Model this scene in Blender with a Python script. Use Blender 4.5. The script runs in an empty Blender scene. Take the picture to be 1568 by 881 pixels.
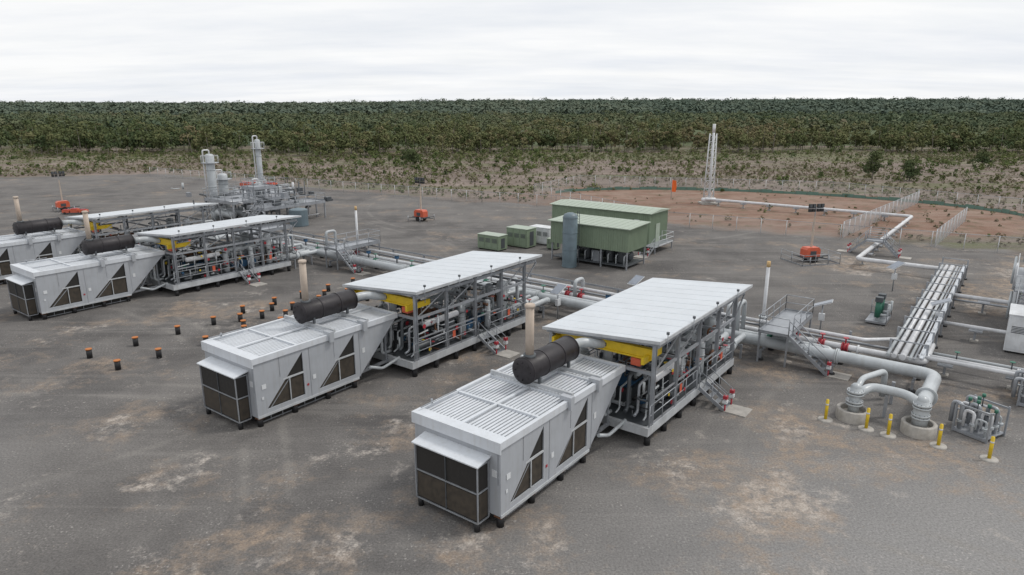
import bpy, math, random
import numpy as np
from mathutils import Vector
random.seed(7); rng=np.random.default_rng(7)
S=bpy.context.scene
COL=S.collection
# ---------------------------------------------------------------- materials
def newmat(name):
    m=bpy.data.materials.new(name); m.use_nodes=True
    nt=m.node_tree; b=nt.nodes['Principled BSDF']; return m,nt,b
def noise(nt,vec,scale,detail=4,rough=.55,dist=0):
    n=nt.nodes.new('ShaderNodeTexNoise'); n.inputs['Scale'].default_value=scale
    n.inputs['Detail'].default_value=detail; n.inputs['Roughness'].default_value=rough; n.inputs['Distortion'].default_value=dist
    if vec is not None: nt.links.new(vec,n.inputs['Vector'])
    return n.outputs['Fac']
def mapping(nt,vec,rot,scale):
    n=nt.nodes.new('ShaderNodeMapping'); n.inputs['Rotation'].default_value=(0,0,rot); n.inputs['Scale'].default_value=scale
    nt.links.new(vec,n.inputs['Vector']); return n.outputs[0]
def ramp(nt,fac,a,b,va=0.,vb=1.):
    n=nt.nodes.new('ShaderNodeMapRange'); n.clamp=True
    n.inputs['From Min'].default_value=a; n.inputs['From Max'].default_value=b
    n.inputs['To Min'].default_value=va; n.inputs['To Max'].default_value=vb
    nt.links.new(fac,n.inputs['Value']); return n.outputs['Result']
def mth(nt,op,a,b):
    n=nt.nodes.new('ShaderNodeMath'); n.operation=op
    for i,x in enumerate((a,b)):
        if isinstance(x,(int,float)): n.inputs[i].default_value=x
        else: nt.links.new(x,n.inputs[i])
    return n.outputs[0]
def mix(nt,f,a,b,blend='MIX'):
    n=nt.nodes.new('ShaderNodeMix'); n.data_type='RGBA'; n.blend_type=blend
    for s,x in ((0,f),(6,a),(7,b)):
        if isinstance(x,(int,float)): n.inputs[s].default_value=x
        elif isinstance(x,tuple): n.inputs[s].default_value=(*x,1)
        else: nt.links.new(x,n.inputs[s])
    return n.outputs[2]
def paint(name,c,rough=.5,metal=0.,var=.22,scale=1.3,streak=.12):
    m,nt,b=newmat(name)
    tc=nt.nodes.new('ShaderNodeTexCoord').outputs['Object']
    f=noise(nt,tc,scale,6,.65)
    d=tuple(x*(1-var) for x in c)
    col=mix(nt,ramp(nt,f,.35,.62),d,c)
    st=noise(nt,mapping(nt,tc,0,(4,4,.35)),1.5,5,.6)
    dirt=(c[0]*.72,c[1]*.68,c[2]*.62)
    col=mix(nt,ramp(nt,st,.50,.72,0,streak*3),col,dirt)
    nt.links.new(col,b.inputs['Base Color'])
    nt.links.new(ramp(nt,f,.3,.7,rough*.8,min(1,rough*1.25)),b.inputs['Roughness']); b.inputs['Metallic'].default_value=metal
    return m
M=dict(
 white=paint('white_paint',(.68,.70,.72),.4),
 roof=paint('roof_sheet',(.585,.62,.655),.42,var=.10,scale=.5,streak=.08),
 louv=paint('louvre_sheet',(.62,.65,.69),.4,var=.12,scale=.6),
 panel=paint('cooler_panel_grey',(.40,.42,.45),.4,var=.10,scale=.8),
 panel2=paint('panel_trim',(.50,.52,.54),.4),
 galv=paint('galvanised_steel',(.36,.38,.41),.38,.35),
 pipe=paint('pipe_grey_paint',(.48,.51,.53),.32,.0,scale=.7),
 pipew=paint('pipe_white_paint',(.66,.67,.69),.35),
 steel=paint('dark_grey_steel',(.09,.10,.11),.5,.2),
 black=paint('black_steel',(.018,.018,.02),.6),
 screen=paint('mesh_screen',(.024,.022,.020),.7,var=.4,scale=6),
 brown=paint('dusty_screen',(.065,.053,.040),.8,var=.5,scale=4),
 silen=paint('silencer_black',(.032,.028,.032),.5,.2,var=.5,scale=3),
 tan=paint('stack_tan',(.50,.42,.35),.7),
 yellow=paint('crane_yellow',(.72,.50,.02),.45),
 orange=paint('pile_orange',(.50,.17,.04),.6),
 red=paint('safety_red',(.42,.035,.05),.4),
 lred=paint('light_tower_red',(.62,.12,.06),.45),
 green=paint('shed_green',(.21,.27,.19),.5,var=.12),
 greenr=paint('shed_roof_green',(.36,.42,.345),.45,var=.12),
 blue=paint('tank_blue_grey',(.14,.19,.22),.45),
 blued=paint('motor_blue',(.03,.10,.20),.5),
 dgreen=paint('valve_green',(.03,.15,.10),.5),
 conc=paint('concrete',(.42,.40,.37),.9,var=.3,scale=3),
 rust=paint('rust',(.16,.075,.04),.8),
 solar=paint('solar_glass',(.25,.28,.33),.2),
 glass=paint('lamp_glass',(.10,.11,.12),.15),
 rubber=paint('rubber',(.02,.02,.02),.8),
 bark=paint('bark',(.26,.23,.20),.9,var=.5),
 silt=paint('silt_cloth_green',(.13,.23,.19),.8),
 stone=paint('stone',(.30,.27,.24),.9,var=.5,scale=.8),
)
def meshmat(name,c,a):
    m,nt,b=newmat(name)
    b.inputs['Base Color'].default_value=(*c,1); b.inputs['Roughness'].default_value=.5
    tr=nt.nodes.new('ShaderNodeBsdfTransparent'); mx=nt.nodes.new('ShaderNodeMixShader')
    mx.inputs[0].default_value=a
    nt.links.new(tr.outputs[0],mx.inputs[1]); nt.links.new(b.outputs[0],mx.inputs[2])
    nt.links.new(mx.outputs[0],nt.nodes['Material Output'].inputs['Surface']); return m
M['chain']=meshmat('chain_link_mesh',(.50,.50,.50),.15)
M['chain2']=meshmat('dense_fence_mesh',(.50,.52,.54),.42)
def leafmat(name,cols):
    m,nt,b=newmat(name)
    at=nt.nodes.new('ShaderNodeAttribute'); at.attribute_name='tint'
    r=nt.nodes.new('ShaderNodeValToRGB'); e=r.color_ramp.elements
    e[0].position=0; e[0].color=(*cols[0],1); e[1].position=1; e[1].color=(*cols[-1],1)
    for i,c in enumerate(cols[1:-1]):
        x=e.new((i+1)/(len(cols)-1)); x.color=(*c,1)
    nt.links.new(at.outputs['Fac'],r.inputs[0]); nt.links.new(r.outputs[0],b.inputs['Base Color'])
    b.inputs['Roughness'].default_value=.9; b.inputs['Specular IOR Level'].default_value=.08
    return m
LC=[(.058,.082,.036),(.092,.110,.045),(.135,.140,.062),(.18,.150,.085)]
def haze_mix(k): return [tuple(a*(1-k)+b*k for a,b in zip(c,(.13,.165,.16))) for c in LC]  # distance haze painted into the leaf colours, blending towards pale blue-green
M['leaf']=leafmat('eucalypt_foliage',haze_mix(.04))
M['leafm_haze']=leafmat('eucalypt_foliage_mid_haze',haze_mix(.22))
M['leaff_haze']=leafmat('eucalypt_foliage_far_haze',haze_mix(.50))  # farther trees carry more painted haze in their base colour
M['scrub']=leafmat('scrub_foliage',[(.075,.105,.04),(.13,.155,.06),(.17,.155,.095),(.24,.20,.15)])
# ---------------------------------------------------------------- mesh builder
class MB:
    def __init__(s): s.v=[];s.f=[];s.m=[];s.mats=[];s.sm=[]
    def add(s,vs,fs,mat,smooth=False):
        if mat not in s.mats: s.mats.append(mat)
        i=s.mats.index(mat); o=len(s.v)
        s.v+= [tuple(v) for v in vs]
        for f in fs: s.f.append(tuple(o+a for a in f)); s.m.append(i); s.sm.append(smooth)
    def box(s,x0,y0,z0,x1,y1,z1,mat):
        x0,x1=sorted((x0,x1));y0,y1=sorted((y0,y1));z0,z1=sorted((z0,z1))
        vs=[(x,y,z) for z in(z0,z1) for x,y in((x0,y0),(x1,y0),(x1,y1),(x0,y1))]
        s.add(vs,[(3,2,1,0),(4,5,6,7),(0,1,5,4),(1,2,6,5),(2,3,7,6),(3,0,4,7)],mat)
    def frame(s,p0,p1):
        a=(Vector(p1)-Vector(p0)).normalized()
        ref=Vector((0,0,1)) if abs(a.z)<.95 else Vector((1,0,0))
        u=a.cross(ref).normalized(); return a,u,u.cross(a)
    def beam(s,p0,p1,w,h,mat):
        a,u,n=s.frame(p0,p1); vs=[]
        for p in(Vector(p0),Vector(p1)):
            for i,j in((-1,-1),(1,-1),(1,1),(-1,1)): vs.append(p+u*(i*w/2)+n*(j*h/2))
        s.add(vs,[(3,2,1,0),(4,5,6,7),(0,1,5,4),(1,2,6,5),(2,3,7,6),(3,0,4,7)],mat)
    def cyl(s,p0,p1,r,mat,n=12,r1=None):
        r1=r if r1 is None else r1
        a,u,w=s.frame(p0,p1); vs=[]
        for p,rr in((Vector(p0),r),(Vector(p1),r1)):
            for i in range(n):
                t=2*math.pi*i/n; vs.append(p+u*(rr*math.cos(t))+w*(rr*math.sin(t)))
        s.add(vs,[(i,(i+1)%n,n+(i+1)%n,n+i) for i in range(n)],mat,True)
        o=len(s.v)-2*n
        k=s.mats.index(mat)
        s.f.append(tuple(o+i for i in range(n-1,-1,-1))); s.m.append(k); s.sm.append(False)
        s.f.append(tuple(o+n+i for i in range(n))); s.m.append(k); s.sm.append(False)
    def lathe(s,p0,p1,prof,mat,n=16):
        a,u,w=s.frame(p0,p1); vs=[]
        for t,r in prof:
            for i in range(n):
                q=2*math.pi*i/n; vs.append(Vector(p0)+a*t+u*(r*math.cos(q))+w*(r*math.sin(q)))
        fs=[(j*n+i,j*n+(i+1)%n,(j+1)*n+(i+1)%n,(j+1)*n+i) for j in range(len(prof)-1) for i in range(n)]
        s.add(vs,fs,mat,True)
    def vessel(s,p0,p1,r,mat,n=16):
        L=(Vector(p1)-Vector(p0)).length; d=r*.45
        s.lathe(p0,p1,[(0,.01),(d*.15,r*.5),(d*.5,r*.85),(d,r),(L-d,r),(L-d*.5,r*.85),(L-d*.15,r*.5),(L,.01)],mat,n)
    def prism(s,pts,y0,y1,mat):
        n=len(pts)
        vs=[(x,y0,z) for x,z in pts]+[(x,y1,z) for x,z in pts]
        fs=[tuple(range(n)),tuple(range(2*n-1,n-1,-1))]+[(i,n+i,n+(i+1)%n,(i+1)%n) for i in range(n)]
        s.add(vs,fs,mat)
    def pipe(s,pts,r,mat,n=10,fl=False):
        P=[Vector(p) for p in pts]; path=[P[0]]
        for i in range(1,len(P)-1):
            a=(P[i-1]-P[i]); b=(P[i+1]-P[i]); c=min(r*2.4,a.length*.45,b.length*.45)
            A=P[i]+a.normalized()*c; B=P[i]+b.normalized()*c
            for k in range(6):
                t=k/5; path.append(A*(1-t)**2+P[i]*2*t*(1-t)+B*t*t)
        path.append(P[-1])
        tang=[(path[min(i+1,len(path)-1)]-path[max(i-1,0)]).normalized() for i in range(len(path))]
        _,u,_=s.frame(path[0],path[1]); vs=[]
        for p,t in zip(path,tang):
            u=(u-t*u.dot(t)).normalized(); w=t.cross(u)
            for i in range(n):
                q=2*math.pi*i/n; vs.append(p+u*(r*math.cos(q))+w*(r*math.sin(q)))
        m=len(path)
        fs=[(j*n+i,j*n+(i+1)%n,(j+1)*n+(i+1)%n,(j+1)*n+i) for j in range(m-1) for i in range(n)]
        s.add(vs,fs,mat,True)
        k=s.mats.index(mat); o=len(s.v)-m*n
        s.f.append(tuple(o+i for i in range(n-1,-1,-1)));s.m.append(k);s.sm.append(False)
        s.f.append(tuple(o+(m-1)*n+i for i in range(n)));s.m.append(k);s.sm.append(False)
        if fl:
            for i in range(len(P)-1):
                d=P[i+1]-P[i]
                if d.length>r*8:
                    q=P[i]+d*.5; e=d.normalized()*.05
                    s.cyl(q-e*1.6,q-e*.2,r*1.55,mat,n); s.cyl(q+e*.2,q+e*1.6,r*1.55,mat,n)
    def rail(s,pts,mat,h=1.1,post=1.6,r=.028):
        for a,b in zip(pts[:-1],pts[1:]):
            a=Vector(a);b=Vector(b); L=(b-a).length; k=max(1,round(L/post))
            for i in range(k+1):
                p=a.lerp(b,i/k); s.cyl(p,p+Vector((0,0,h)),r,mat,5)
            for z in(h,h*.52): s.cyl(a+Vector((0,0,z)),b+Vector((0,0,z)),r,mat,5)
            s.beam(a+Vector((0,0,.07)),b+Vector((0,0,.07)),.015,.12,mat)
    def stairs(s,top,d,run,width):
        T=Vector(top); D=Vector((d[0],d[1],0)); Pn=Vector((-d[1],d[0],0))*(width/2); n=max(3,int(T.z/.22))
        B=T+D*run; B.z=0
        for i in range(n):
            c=T+D*run*((i+.5)/n); c.z=T.z*(1-(i+.8)/n)
            s.beam(c-Pn*.95,c+Pn*.95,.26,.04,M['galv'])
        for sg in(-1,1):
            a=T+Pn*sg;b=B+Pn*sg; s.beam(a,b,.05,.2,M['galv'])
            up=Vector((0,0,1.0))
            s.cyl(a+up,b+up,.026,M['galv'],6); s.cyl(a+up*.5,b+up*.5,.020,M['galv'],6)
            for t in(0,.5,1):
                q=a.lerp(b,t); s.cyl(q,q+up,.026,M['galv'],6)
            s.cyl(b+Vector((0,0,.0)),b+Vector((0,0,.4)),.05,M['red'],8)
            s.box(b.x-.11,b.y-.11,.74,b.x+.11,b.y+.11,.92,M['red'])
            s.box(b.x-.12,b.y-.12,.5,b.x+.12,b.y+.12,.66,M['white'])
        c=B+D*.55
        s.beam(c-Pn*1.2+Vector((0,0,.03)),c+Pn*1.2+Vector((0,0,.03)),1.2,.06,M['conc'])
    def mesh(s,name):
        me=bpy.data.meshes.new(name); me.from_pydata(s.v,[],s.f)
        for m in s.mats: me.materials.append(m)
        me.polygons.foreach_set('material_index',s.m); me.polygons.foreach_set('use_smooth',s.sm)
        me.update(); return me
class Asm:
    def __init__(s,name): s.name=name; s.parts={}; s.meshes=None
    def part(s,n): return s.parts.setdefault(n,MB())
    def place(s,loc,rot=0,sc=1):
        if s.meshes is None: s.meshes={k:p.mesh(k) for k,p in s.parts.items()}
        if len(s.meshes)==1:
            o=bpy.data.objects.new(s.name,list(s.meshes.values())[0]); COL.objects.link(o)
            o.location=loc; o.rotation_euler=(0,0,rot); o.scale=(sc,)*3; return o
        e=bpy.data.objects.new(s.name,None); COL.objects.link(e); e.location=loc; e.rotation_euler=(0,0,rot); e.scale=(sc,)*3
        for k,me in s.meshes.items():
            o=bpy.data.objects.new(k,me); COL.objects.link(o); o.parent=e
        return e
# plant grid: s along the packages, w across (metres)
PR=math.atan2(.8,.6); OX,OY=-.43,23.14
def W(a,b,z=0): return (OX+.6*a-.8*b, OY+.8*a+.6*b, z)
# ---------------------------------------------------------------- terrain
def sstep(a,b,x):
    t=np.clip((x-a)/(b-a),0,1); return t*t*(3-2*t)
def hgt(x,y):
    return sstep(480,2000,y)*(11+3.2*np.sin(x/520+.5)+1.6*np.sin(x/190+2)+4*sstep(-500,600,x))
PAD=np.array([(-260,140),(-200,150),(-114,153),(-83,162),(-45,138),(-5,115),(7,110),(21,93),(37,84.6),(56.5,74),(90,50),(120,-60),(-260,-60)],float)
def paddist(x,y):
    d=np.full(x.shape,1e9); ins=np.zeros(x.shape,bool); n=len(PAD)
    for i in range(n):
        ax,ay=PAD[i]; bx,by=PAD[(i+1)%n]
        t=np.clip(((x-ax)*(bx-ax)+(y-ay)*(by-ay))/((bx-ax)**2+(by-ay)**2),0,1)
        d=np.minimum(d,np.hypot(x-ax-t*(bx-ax),y-ay-t*(by-ay)))
        c=((ay>y)!=(by>y)); 
        xi=(bx-ax)*(y-ay)/np.where(by==ay,1e-9,(by-ay))+ax
        ins^= c&(x<xi)
    return np.where(ins,-d,d)
EC=(40,108); EA=(.92,-.39); EL,EW=35,19
def redd(x,y):
    u=(x-EC[0])*EA[0]+(y-EC[1])*EA[1]; v=-(x-EC[0])*EA[1]+(y-EC[1])*EA[0]
    return np.sqrt((u/EL)**2+(v/EW)**2)
xs=np.concatenate([-np.geomspace(4000,160,26)[:-1],np.arange(-160,161,1.6),np.geomspace(160,4000,26)[1:]])
ys=np.concatenate([np.array([-200,-100,-50]),np.arange(-20,262,1.6),np.geomspace(262,6000,45)])
X,Y=np.meshgrid(xs,ys); nx,ny=len(xs),len(ys)
Z=hgt(X,Y)
WEAR=[(11,25,2.6,1.0),(8.5,27.6,1.8,.9),(13.5,28.5,3,.5),(16,27,3,.4),(-16,27,1.6,.9),(-10,27.5,1.5,.7),(-6.5,22.3,2.2,.6),(-2.5,21.3,1.4,.6),(1.5,22.6,1.6,.8),(14.5,32,2.6,.7),(19,30,2.4,.4),
 (8,28,3,.5),(-20,33,2.4,.5),(-27,38,3,.5),(-14,44,3,.6),(-22,53,4,.6),(-32,47,3,.5),(-3,37,3,.5),(24,36,4,.4),(40,55,6,.7),(36,68,5,.8),(-12,20,2.5,.4),(3,19,2,.5),(12,19.5,2.5,.5),(52,63,9,.6),(-50,60,7,.5),(-8,62,7,.4),(-60,80,8,.5),(-6,30,2.5,.6),(-22,24,2,.5),(-1,29.5,2,.5),(16,40,3,.5)]
wear=np.zeros_like(X)
for a_,b_,r_,s_ in WEAR: wear=np.maximum(wear,s_*np.exp(-(((X-a_)*1.0)**2+(Y-b_)**2)/(r_*r_)))
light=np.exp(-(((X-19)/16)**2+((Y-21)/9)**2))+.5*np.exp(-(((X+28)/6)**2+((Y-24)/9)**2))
edge_green=sstep(168,222,Y)*(1-sstep(262,300,Y))
me=bpy.data.meshes.new('ground')
me.vertices.add(nx*ny); me.vertices.foreach_set('co',np.stack([X,Y,Z],-1).ravel())
idx=np.arange(nx*ny).reshape(ny,nx)
q=np.stack([idx[:-1,:-1],idx[:-1,1:],idx[1:,1:],idx[1:,:-1]],-1).reshape(-1,4)
me.loops.add(q.size); me.loops.foreach_set('vertex_index',q.ravel())
me.polygons.add(len(q)); me.polygons.foreach_set('loop_start',np.arange(len(q))*4)
me.update(calc_edges=True)
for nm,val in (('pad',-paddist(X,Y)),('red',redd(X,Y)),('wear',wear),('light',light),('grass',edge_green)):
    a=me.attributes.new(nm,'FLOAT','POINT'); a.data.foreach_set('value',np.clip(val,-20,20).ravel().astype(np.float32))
g=bpy.data.objects.new('ground',me); COL.objects.link(g)
m,nt,b=newmat('ground_gravel_and_soil')
tc=nt.nodes.new('ShaderNodeTexCoord').outputs['Object']
def attr(n):
    a=nt.nodes.new('ShaderNodeAttribute'); a.attribute_name=n; return a.outputs['Fac']
apad,ared,awear,alight,agrass=attr('pad'),attr('red'),attr('wear'),attr('light'),attr('grass')
n_big=noise(nt,tc,.035,5,.6); n_mid=noise(nt,tc,.22,7,.65); n_sm=noise(nt,tc,1.6,7,.72); n_f=noise(nt,tc,11,5,.75)
n_st=noise(nt,mapping(nt,tc,-PR,(.05,.9,1)),1.0,6,.6,.6)
n_st2=noise(nt,mapping(nt,tc,-.25,(.04,.7,1)),1.0,6,.6,1.2)
c=mix(nt,ramp(nt,n_mid,.38,.62),(.094,.089,.087),(.150,.142,.136))
c=mix(nt,ramp(nt,n_big,.42,.62,0,.6),c,(.190,.180,.170))
c=mix(nt,ramp(nt,n_st,.54,.66,0,.34),c,(.235,.222,.208))
c=mix(nt,ramp(nt,n_st2,.55,.68,0,.30),c,(.07,.067,.066))
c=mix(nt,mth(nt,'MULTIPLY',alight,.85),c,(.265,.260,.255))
sx=nt.nodes.new('ShaderNodeSeparateXYZ'); nt.links.new(tc,sx.inputs[0])
trk=None
for (cx_,cy_,R_) in((-48,60,44.0),(6,-22,41.5),(-60,10,52),(34,20,26),(10,112,34),(-30,-40,77)):
    dx=mth(nt,'SUBTRACT',sx.outputs['X'],float(cx_)); dy=mth(nt,'SUBTRACT',sx.outputs['Y'],float(cy_))
    d=mth(nt,'SQRT',mth(nt,'ADD',mth(nt,'MULTIPLY',dx,dx),mth(nt,'MULTIPLY',dy,dy)),0)
    d=mth(nt,'ABSOLUTE',mth(nt,'SUBTRACT',mth(nt,'ABSOLUTE',mth(nt,'SUBTRACT',d,R_),0),.95),0)
    f=ramp(nt,d,.10,.34,1,0); trk=f if trk is None else mth(nt,'MAXIMUM',trk,f)
trk=mth(nt,'MULTIPLY',trk,ramp(nt,n_mid,.44,.58,0,.42))
c=mix(nt,trk,c,(.235,.222,.205))
tn=mth(nt,'ADD',noise(nt,tc,.16,9,.74),mth(nt,'MULTIPLY',awear,.19))
tan=mth(nt,'MULTIPLY',ramp(nt,tn,.54,.67),ramp(nt,n_sm,.37,.57))
c=mix(nt,mth(nt,'MULTIPLY',tan,.85),c,(.30,.235,.18))
pn=mth(nt,'ADD',noise(nt,tc,.30,10,.78),mth(nt,'MULTIPLY',awear,.17))
pale=mth(nt,'MULTIPLY',ramp(nt,pn,.59,.69),ramp(nt,n_sm,.42,.58))
c=mix(nt,mth(nt,'MULTIPLY',pale,.85),c,(.44,.40,.36))
sp2=mth(nt,'MULTIPLY',ramp(nt,noise(nt,tc,5.5,3,.6),.60,.68),ramp(nt,noise(nt,tc,.45,5,.6),.48,.62))
c=mix(nt,mth(nt,'MULTIPLY',sp2,.6),c,(.36,.34,.32))
c=mix(nt,1.0,c,mix(nt,ramp(nt,n_f,.3,.7),(.60,.60,.60),(1.40,1.40,1.40)),'MULTIPLY')
# scrub land
s1=mix(nt,ramp(nt,noise(nt,tc,.05,6,.65),.4,.6),(.150,.118,.098),(.235,.190,.165))
gn=mth(nt,'ADD',noise(nt,mapping(nt,tc,.05,(.16,1,1)),.10,7,.7),mth(nt,'MULTIPLY',agrass,.10))
s1=mix(nt,ramp(nt,gn,.51,.62,0,.85),s1,(.105,.120,.050))
s1=mix(nt,ramp(nt,noise(nt,mapping(nt,tc,-.1,(.3,1,1)),.35,6,.75),.50,.64,0,.75),s1,(.085,.070,.055))
s1=mix(nt,ramp(nt,noise(nt,tc,.22,6,.75),.56,.68,0,.7),s1,(.34,.285,.25))
s1=mix(nt,ramp(nt,noise(nt,tc,2.5,5,.7),.53,.63,0,.45),s1,(.30,.255,.22))
rf=mth(nt,'ADD',ared,ramp(nt,noise(nt,tc,.12,5),.3,.7,-.25,.25))
redc=mix(nt,ramp(nt,n_mid,.4,.62),(.190,.112,.080),(.255,.175,.135))
redc=mix(nt,ramp(nt,n_st2,.50,.62,0,.5),redc,(.28,.225,.19))
redc=mix(nt,ramp(nt,noise(nt,tc,.4,6,.7),.53,.64,0,.7),redc,(.115,.10,.06))
s1=mix(nt,ramp(nt,rf,1.02,1.30,1,0),s1,redc)
pf=mth(nt,'ADD',apad,ramp(nt,n_mid,.3,.7,-2.2,2.2))
c=mix(nt,ramp(nt,pf,-1.2,1.2),s1,c)
nt.links.new(c,b.inputs['Base Color']); b.inputs['Roughness'].default_value=.92; b.inputs['Specular IOR Level'].default_value=.2
bp=nt.nodes.new('ShaderNodeBump'); bp.inputs['Strength'].default_value=.5; bp.inputs['Distance'].default_value=.06
nt.links.new(mth(nt,'ADD',n_f,n_sm),bp.inputs['Height']); nt.links.new(bp.outputs[0],b.inputs['Normal'])
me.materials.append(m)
# loose stones on the pad
n=9000; sx_=rng.uniform(-40,42,n); sy_=14+rng.uniform(0,1,n)**1.3*55
kk=(np.sin(sx_*.9+sy_*.3)+np.sin(sy_*1.1-sx_*.5)+rng.normal(0,.8,n))>.6; sx_,sy_=sx_[kk],sy_[kk]; n=len(sx_)
sr=rng.uniform(.015,.05,n)
sv=np.zeros((n,5,3)); 
for k in range(4):
    a=k*np.pi/2+rng.uniform(0,.9,n); sv[:,k,0]=sx_+sr*np.cos(a)*1.2; sv[:,k,1]=sy_+sr*np.sin(a); sv[:,k,2]=-.004
sv[:,4,0]=sx_; sv[:,4,1]=sy_; sv[:,4,2]=sr*.8
st_me=bpy.data.meshes.new('stones'); base=np.arange(n)*5
st_f=np.concatenate([np.stack([base+k,base+(k+1)%4,base+4],1) for k in range(4)])
st_me.vertices.add(n*5); st_me.vertices.foreach_set('co',sv.ravel()); st_me.loops.add(st_f.size); st_me.loops.foreach_set('vertex_index',st_f.ravel())
st_me.polygons.add(len(st_f)); st_me.polygons.foreach_set('loop_start',np.arange(len(st_f))*3); st_me.update(calc_edges=True); st_me.materials.append(M['stone'])
COL.objects.link(bpy.data.objects.new('gravel_stones',st_me))
# ---------------------------------------------------------------- foliage
def quads_obj(name,V,tint,mat):
    n=len(V)//4
    me=bpy.data.meshes.new(name); me.vertices.add(len(V)); me.vertices.foreach_set('co',V.astype(np.float32).ravel())
    me.loops.add(n*4); me.loops.foreach_set('vertex_index',np.arange(n*4,dtype=np.int32))
    me.polygons.add(n); me.polygons.foreach_set('loop_start',np.arange(n,dtype=np.int32)*4)
    me.update(calc_edges=True)
    a=me.attributes.new('tint','FLOAT','POINT'); a.data.foreach_set('value',np.repeat(np.clip(tint,0,1),4).astype(np.float32))
    me.materials.append(mat)
    return bpy.data.objects.new(name,me)
def unit(n):
    v=rng.normal(size=(n,3)); return v/np.linalg.norm(v,axis=1,keepdims=True)
def crowns(pos,H,R,K,Mq,leaf,tint,lo=.35,rn=.45,cs=(.32,.6),upf=.6,tn=.06):
    N=len(pos)
    P=np.repeat(pos,K,0); Hh=np.repeat(H,K); Rr=np.repeat(R,K); T=np.repeat(tint,K)
    th=rng.uniform(0,2*np.pi,N*K); f=rng.uniform(0,1,N*K)
    rad=Rr*np.sqrt(rng.uniform(0,1,N*K))*.75*(1-.45*f)
    cz=Hh*(lo+.12+(1-lo-.22)*f)
    C=P+np.stack([np.cos(th)*rad,np.sin(th)*rad,cz],-1)
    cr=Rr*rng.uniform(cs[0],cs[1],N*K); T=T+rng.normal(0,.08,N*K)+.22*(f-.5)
    C=np.repeat(C,Mq,0); cr=np.repeat(cr,Mq); T=np.repeat(T,Mq)+rng.normal(0,tn,N*K*Mq)
    n=len(C); d=unit(n); d[:,2]=np.where(rng.uniform(0,1,n)<upf,np.abs(d[:,2]),d[:,2]); rr=cr*rng.uniform(.6,1.05,n)
    c=C+d*rr[:,None]*np.array([1,1,.8])
    nrm=d+unit(n)*rn+np.array([0,0,.25]); nrm/=np.linalg.norm(nrm,axis=1,keepdims=True)
    u=np.cross(nrm,unit(n)); u/=np.linalg.norm(u,axis=1,keepdims=True); v=np.cross(nrm,u)
    L=(leaf*rng.uniform(.5,1.25,n))[:,None]
    V=np.stack([c-u*L*.5,c+v*L*.33,c+u*L*.55,c-v*L*.36],1).reshape(-1,3)
    return V,T
def trunks(pos,H,R,frac=.75):
    out=[]; N=len(pos)
    lean=rng.normal(0,.06,(N,2))
    top=pos+np.stack([lean[:,0]*H,lean[:,1]*H,H*frac],-1)
    for k in range(4):
        a=k*np.pi/2;b2=a+np.pi/2
        da=np.array([np.cos(a),np.sin(a),0]);db=np.array([np.cos(b2),np.sin(b2),0])
        r0=(H*.018)[:,None]; r1=(H*.007)[:,None]
        out.append(np.stack([pos+da*r0,pos+db*r0,top+db*r1,top+da*r1],1))
    return np.concatenate(out,0).reshape(-1,3)
def smooth_noise(x,y,s,seed=0):
    return (np.sin(x/s+seed)+np.sin(y/s*1.3+seed*2)+np.sin((x+y)/s*.7+seed*3)+np.sin((x-1.7*y)/s*.9+seed))/4
fe=bpy.data.objects.new('forest',None); COL.objects.link(fe)
def forest_edge(x): return 226+9*np.sin(x/43+.4)+6*np.sin(x/17+1)+5*np.sin(x/7.3)+.05*np.abs(x)
def tintf(x,y,k=.17): return .42+.30*smooth_noise(x,y,60,1)+.18*smooth_noise(x,y,17,2)+rng.normal(0,k,len(x))-.25*sstep(0,350,x)
def add_f(name,V,T,mt):
    o=quads_obj(name,V,T,M[mt]); COL.objects.link(o); o.parent=fe
n=1900; x=rng.uniform(-290,290,n); y=forest_edge(x)+rng.uniform(0,1,n)**1.3*95-8*(rng.uniform(0,1,n)<.08)
big=rng.uniform(0,1,n); hv=smooth_noise(x,y,23,4)
H=(rng.uniform(4.6,7.4,n)+2.9*(big>.80))*(1+.2*hv); R=H*rng.uniform(.36,.55,n)
pos=np.stack([x,y,hgt(x,y)],-1)
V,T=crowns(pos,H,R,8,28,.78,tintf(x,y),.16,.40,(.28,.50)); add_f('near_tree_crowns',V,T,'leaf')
V=trunks(pos,H,R); add_f('trunks',V,np.zeros(len(V)//4),'bark')
n=6000; y=300+rng.uniform(0,1,n)**1.2*380; x=rng.uniform(-1,1,n)*(y*.85+60)
H=(rng.uniform(5.0,7.2,n)+2.6*(rng.uniform(0,1,n)>.88))*(1+.12*smooth_noise(x,y,40,4)); R=H*rng.uniform(.45,.65,n); pos=np.stack([x,y,hgt(x,y)],-1)
V,T=crowns(pos,H,R,5,13,1.5,tintf(x,y,.12)-.04,.40,.30,(.38,.62),.95,.04); add_f('mid_tree_crowns',V,T,'leafm_haze')
n=10000; y=660*np.exp(rng.uniform(0,1,n)*math.log(2600/660)); x=rng.uniform(-1,1,n)*(y*.85+60)
H=rng.uniform(5.5,8.5,n)+4*(rng.uniform(0,1,n)>.93); R=H*rng.uniform(.7,1.3,n); pos=np.stack([x,y,hgt(x,y)],-1)
V,T=crowns(pos,H,R,4,10,3.6,tintf(x,y,.08)-.06,.45,.22,(.45,.8),1.0,.03); add_f('far_tree_crowns',V,T,'leaff_haze')
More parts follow.
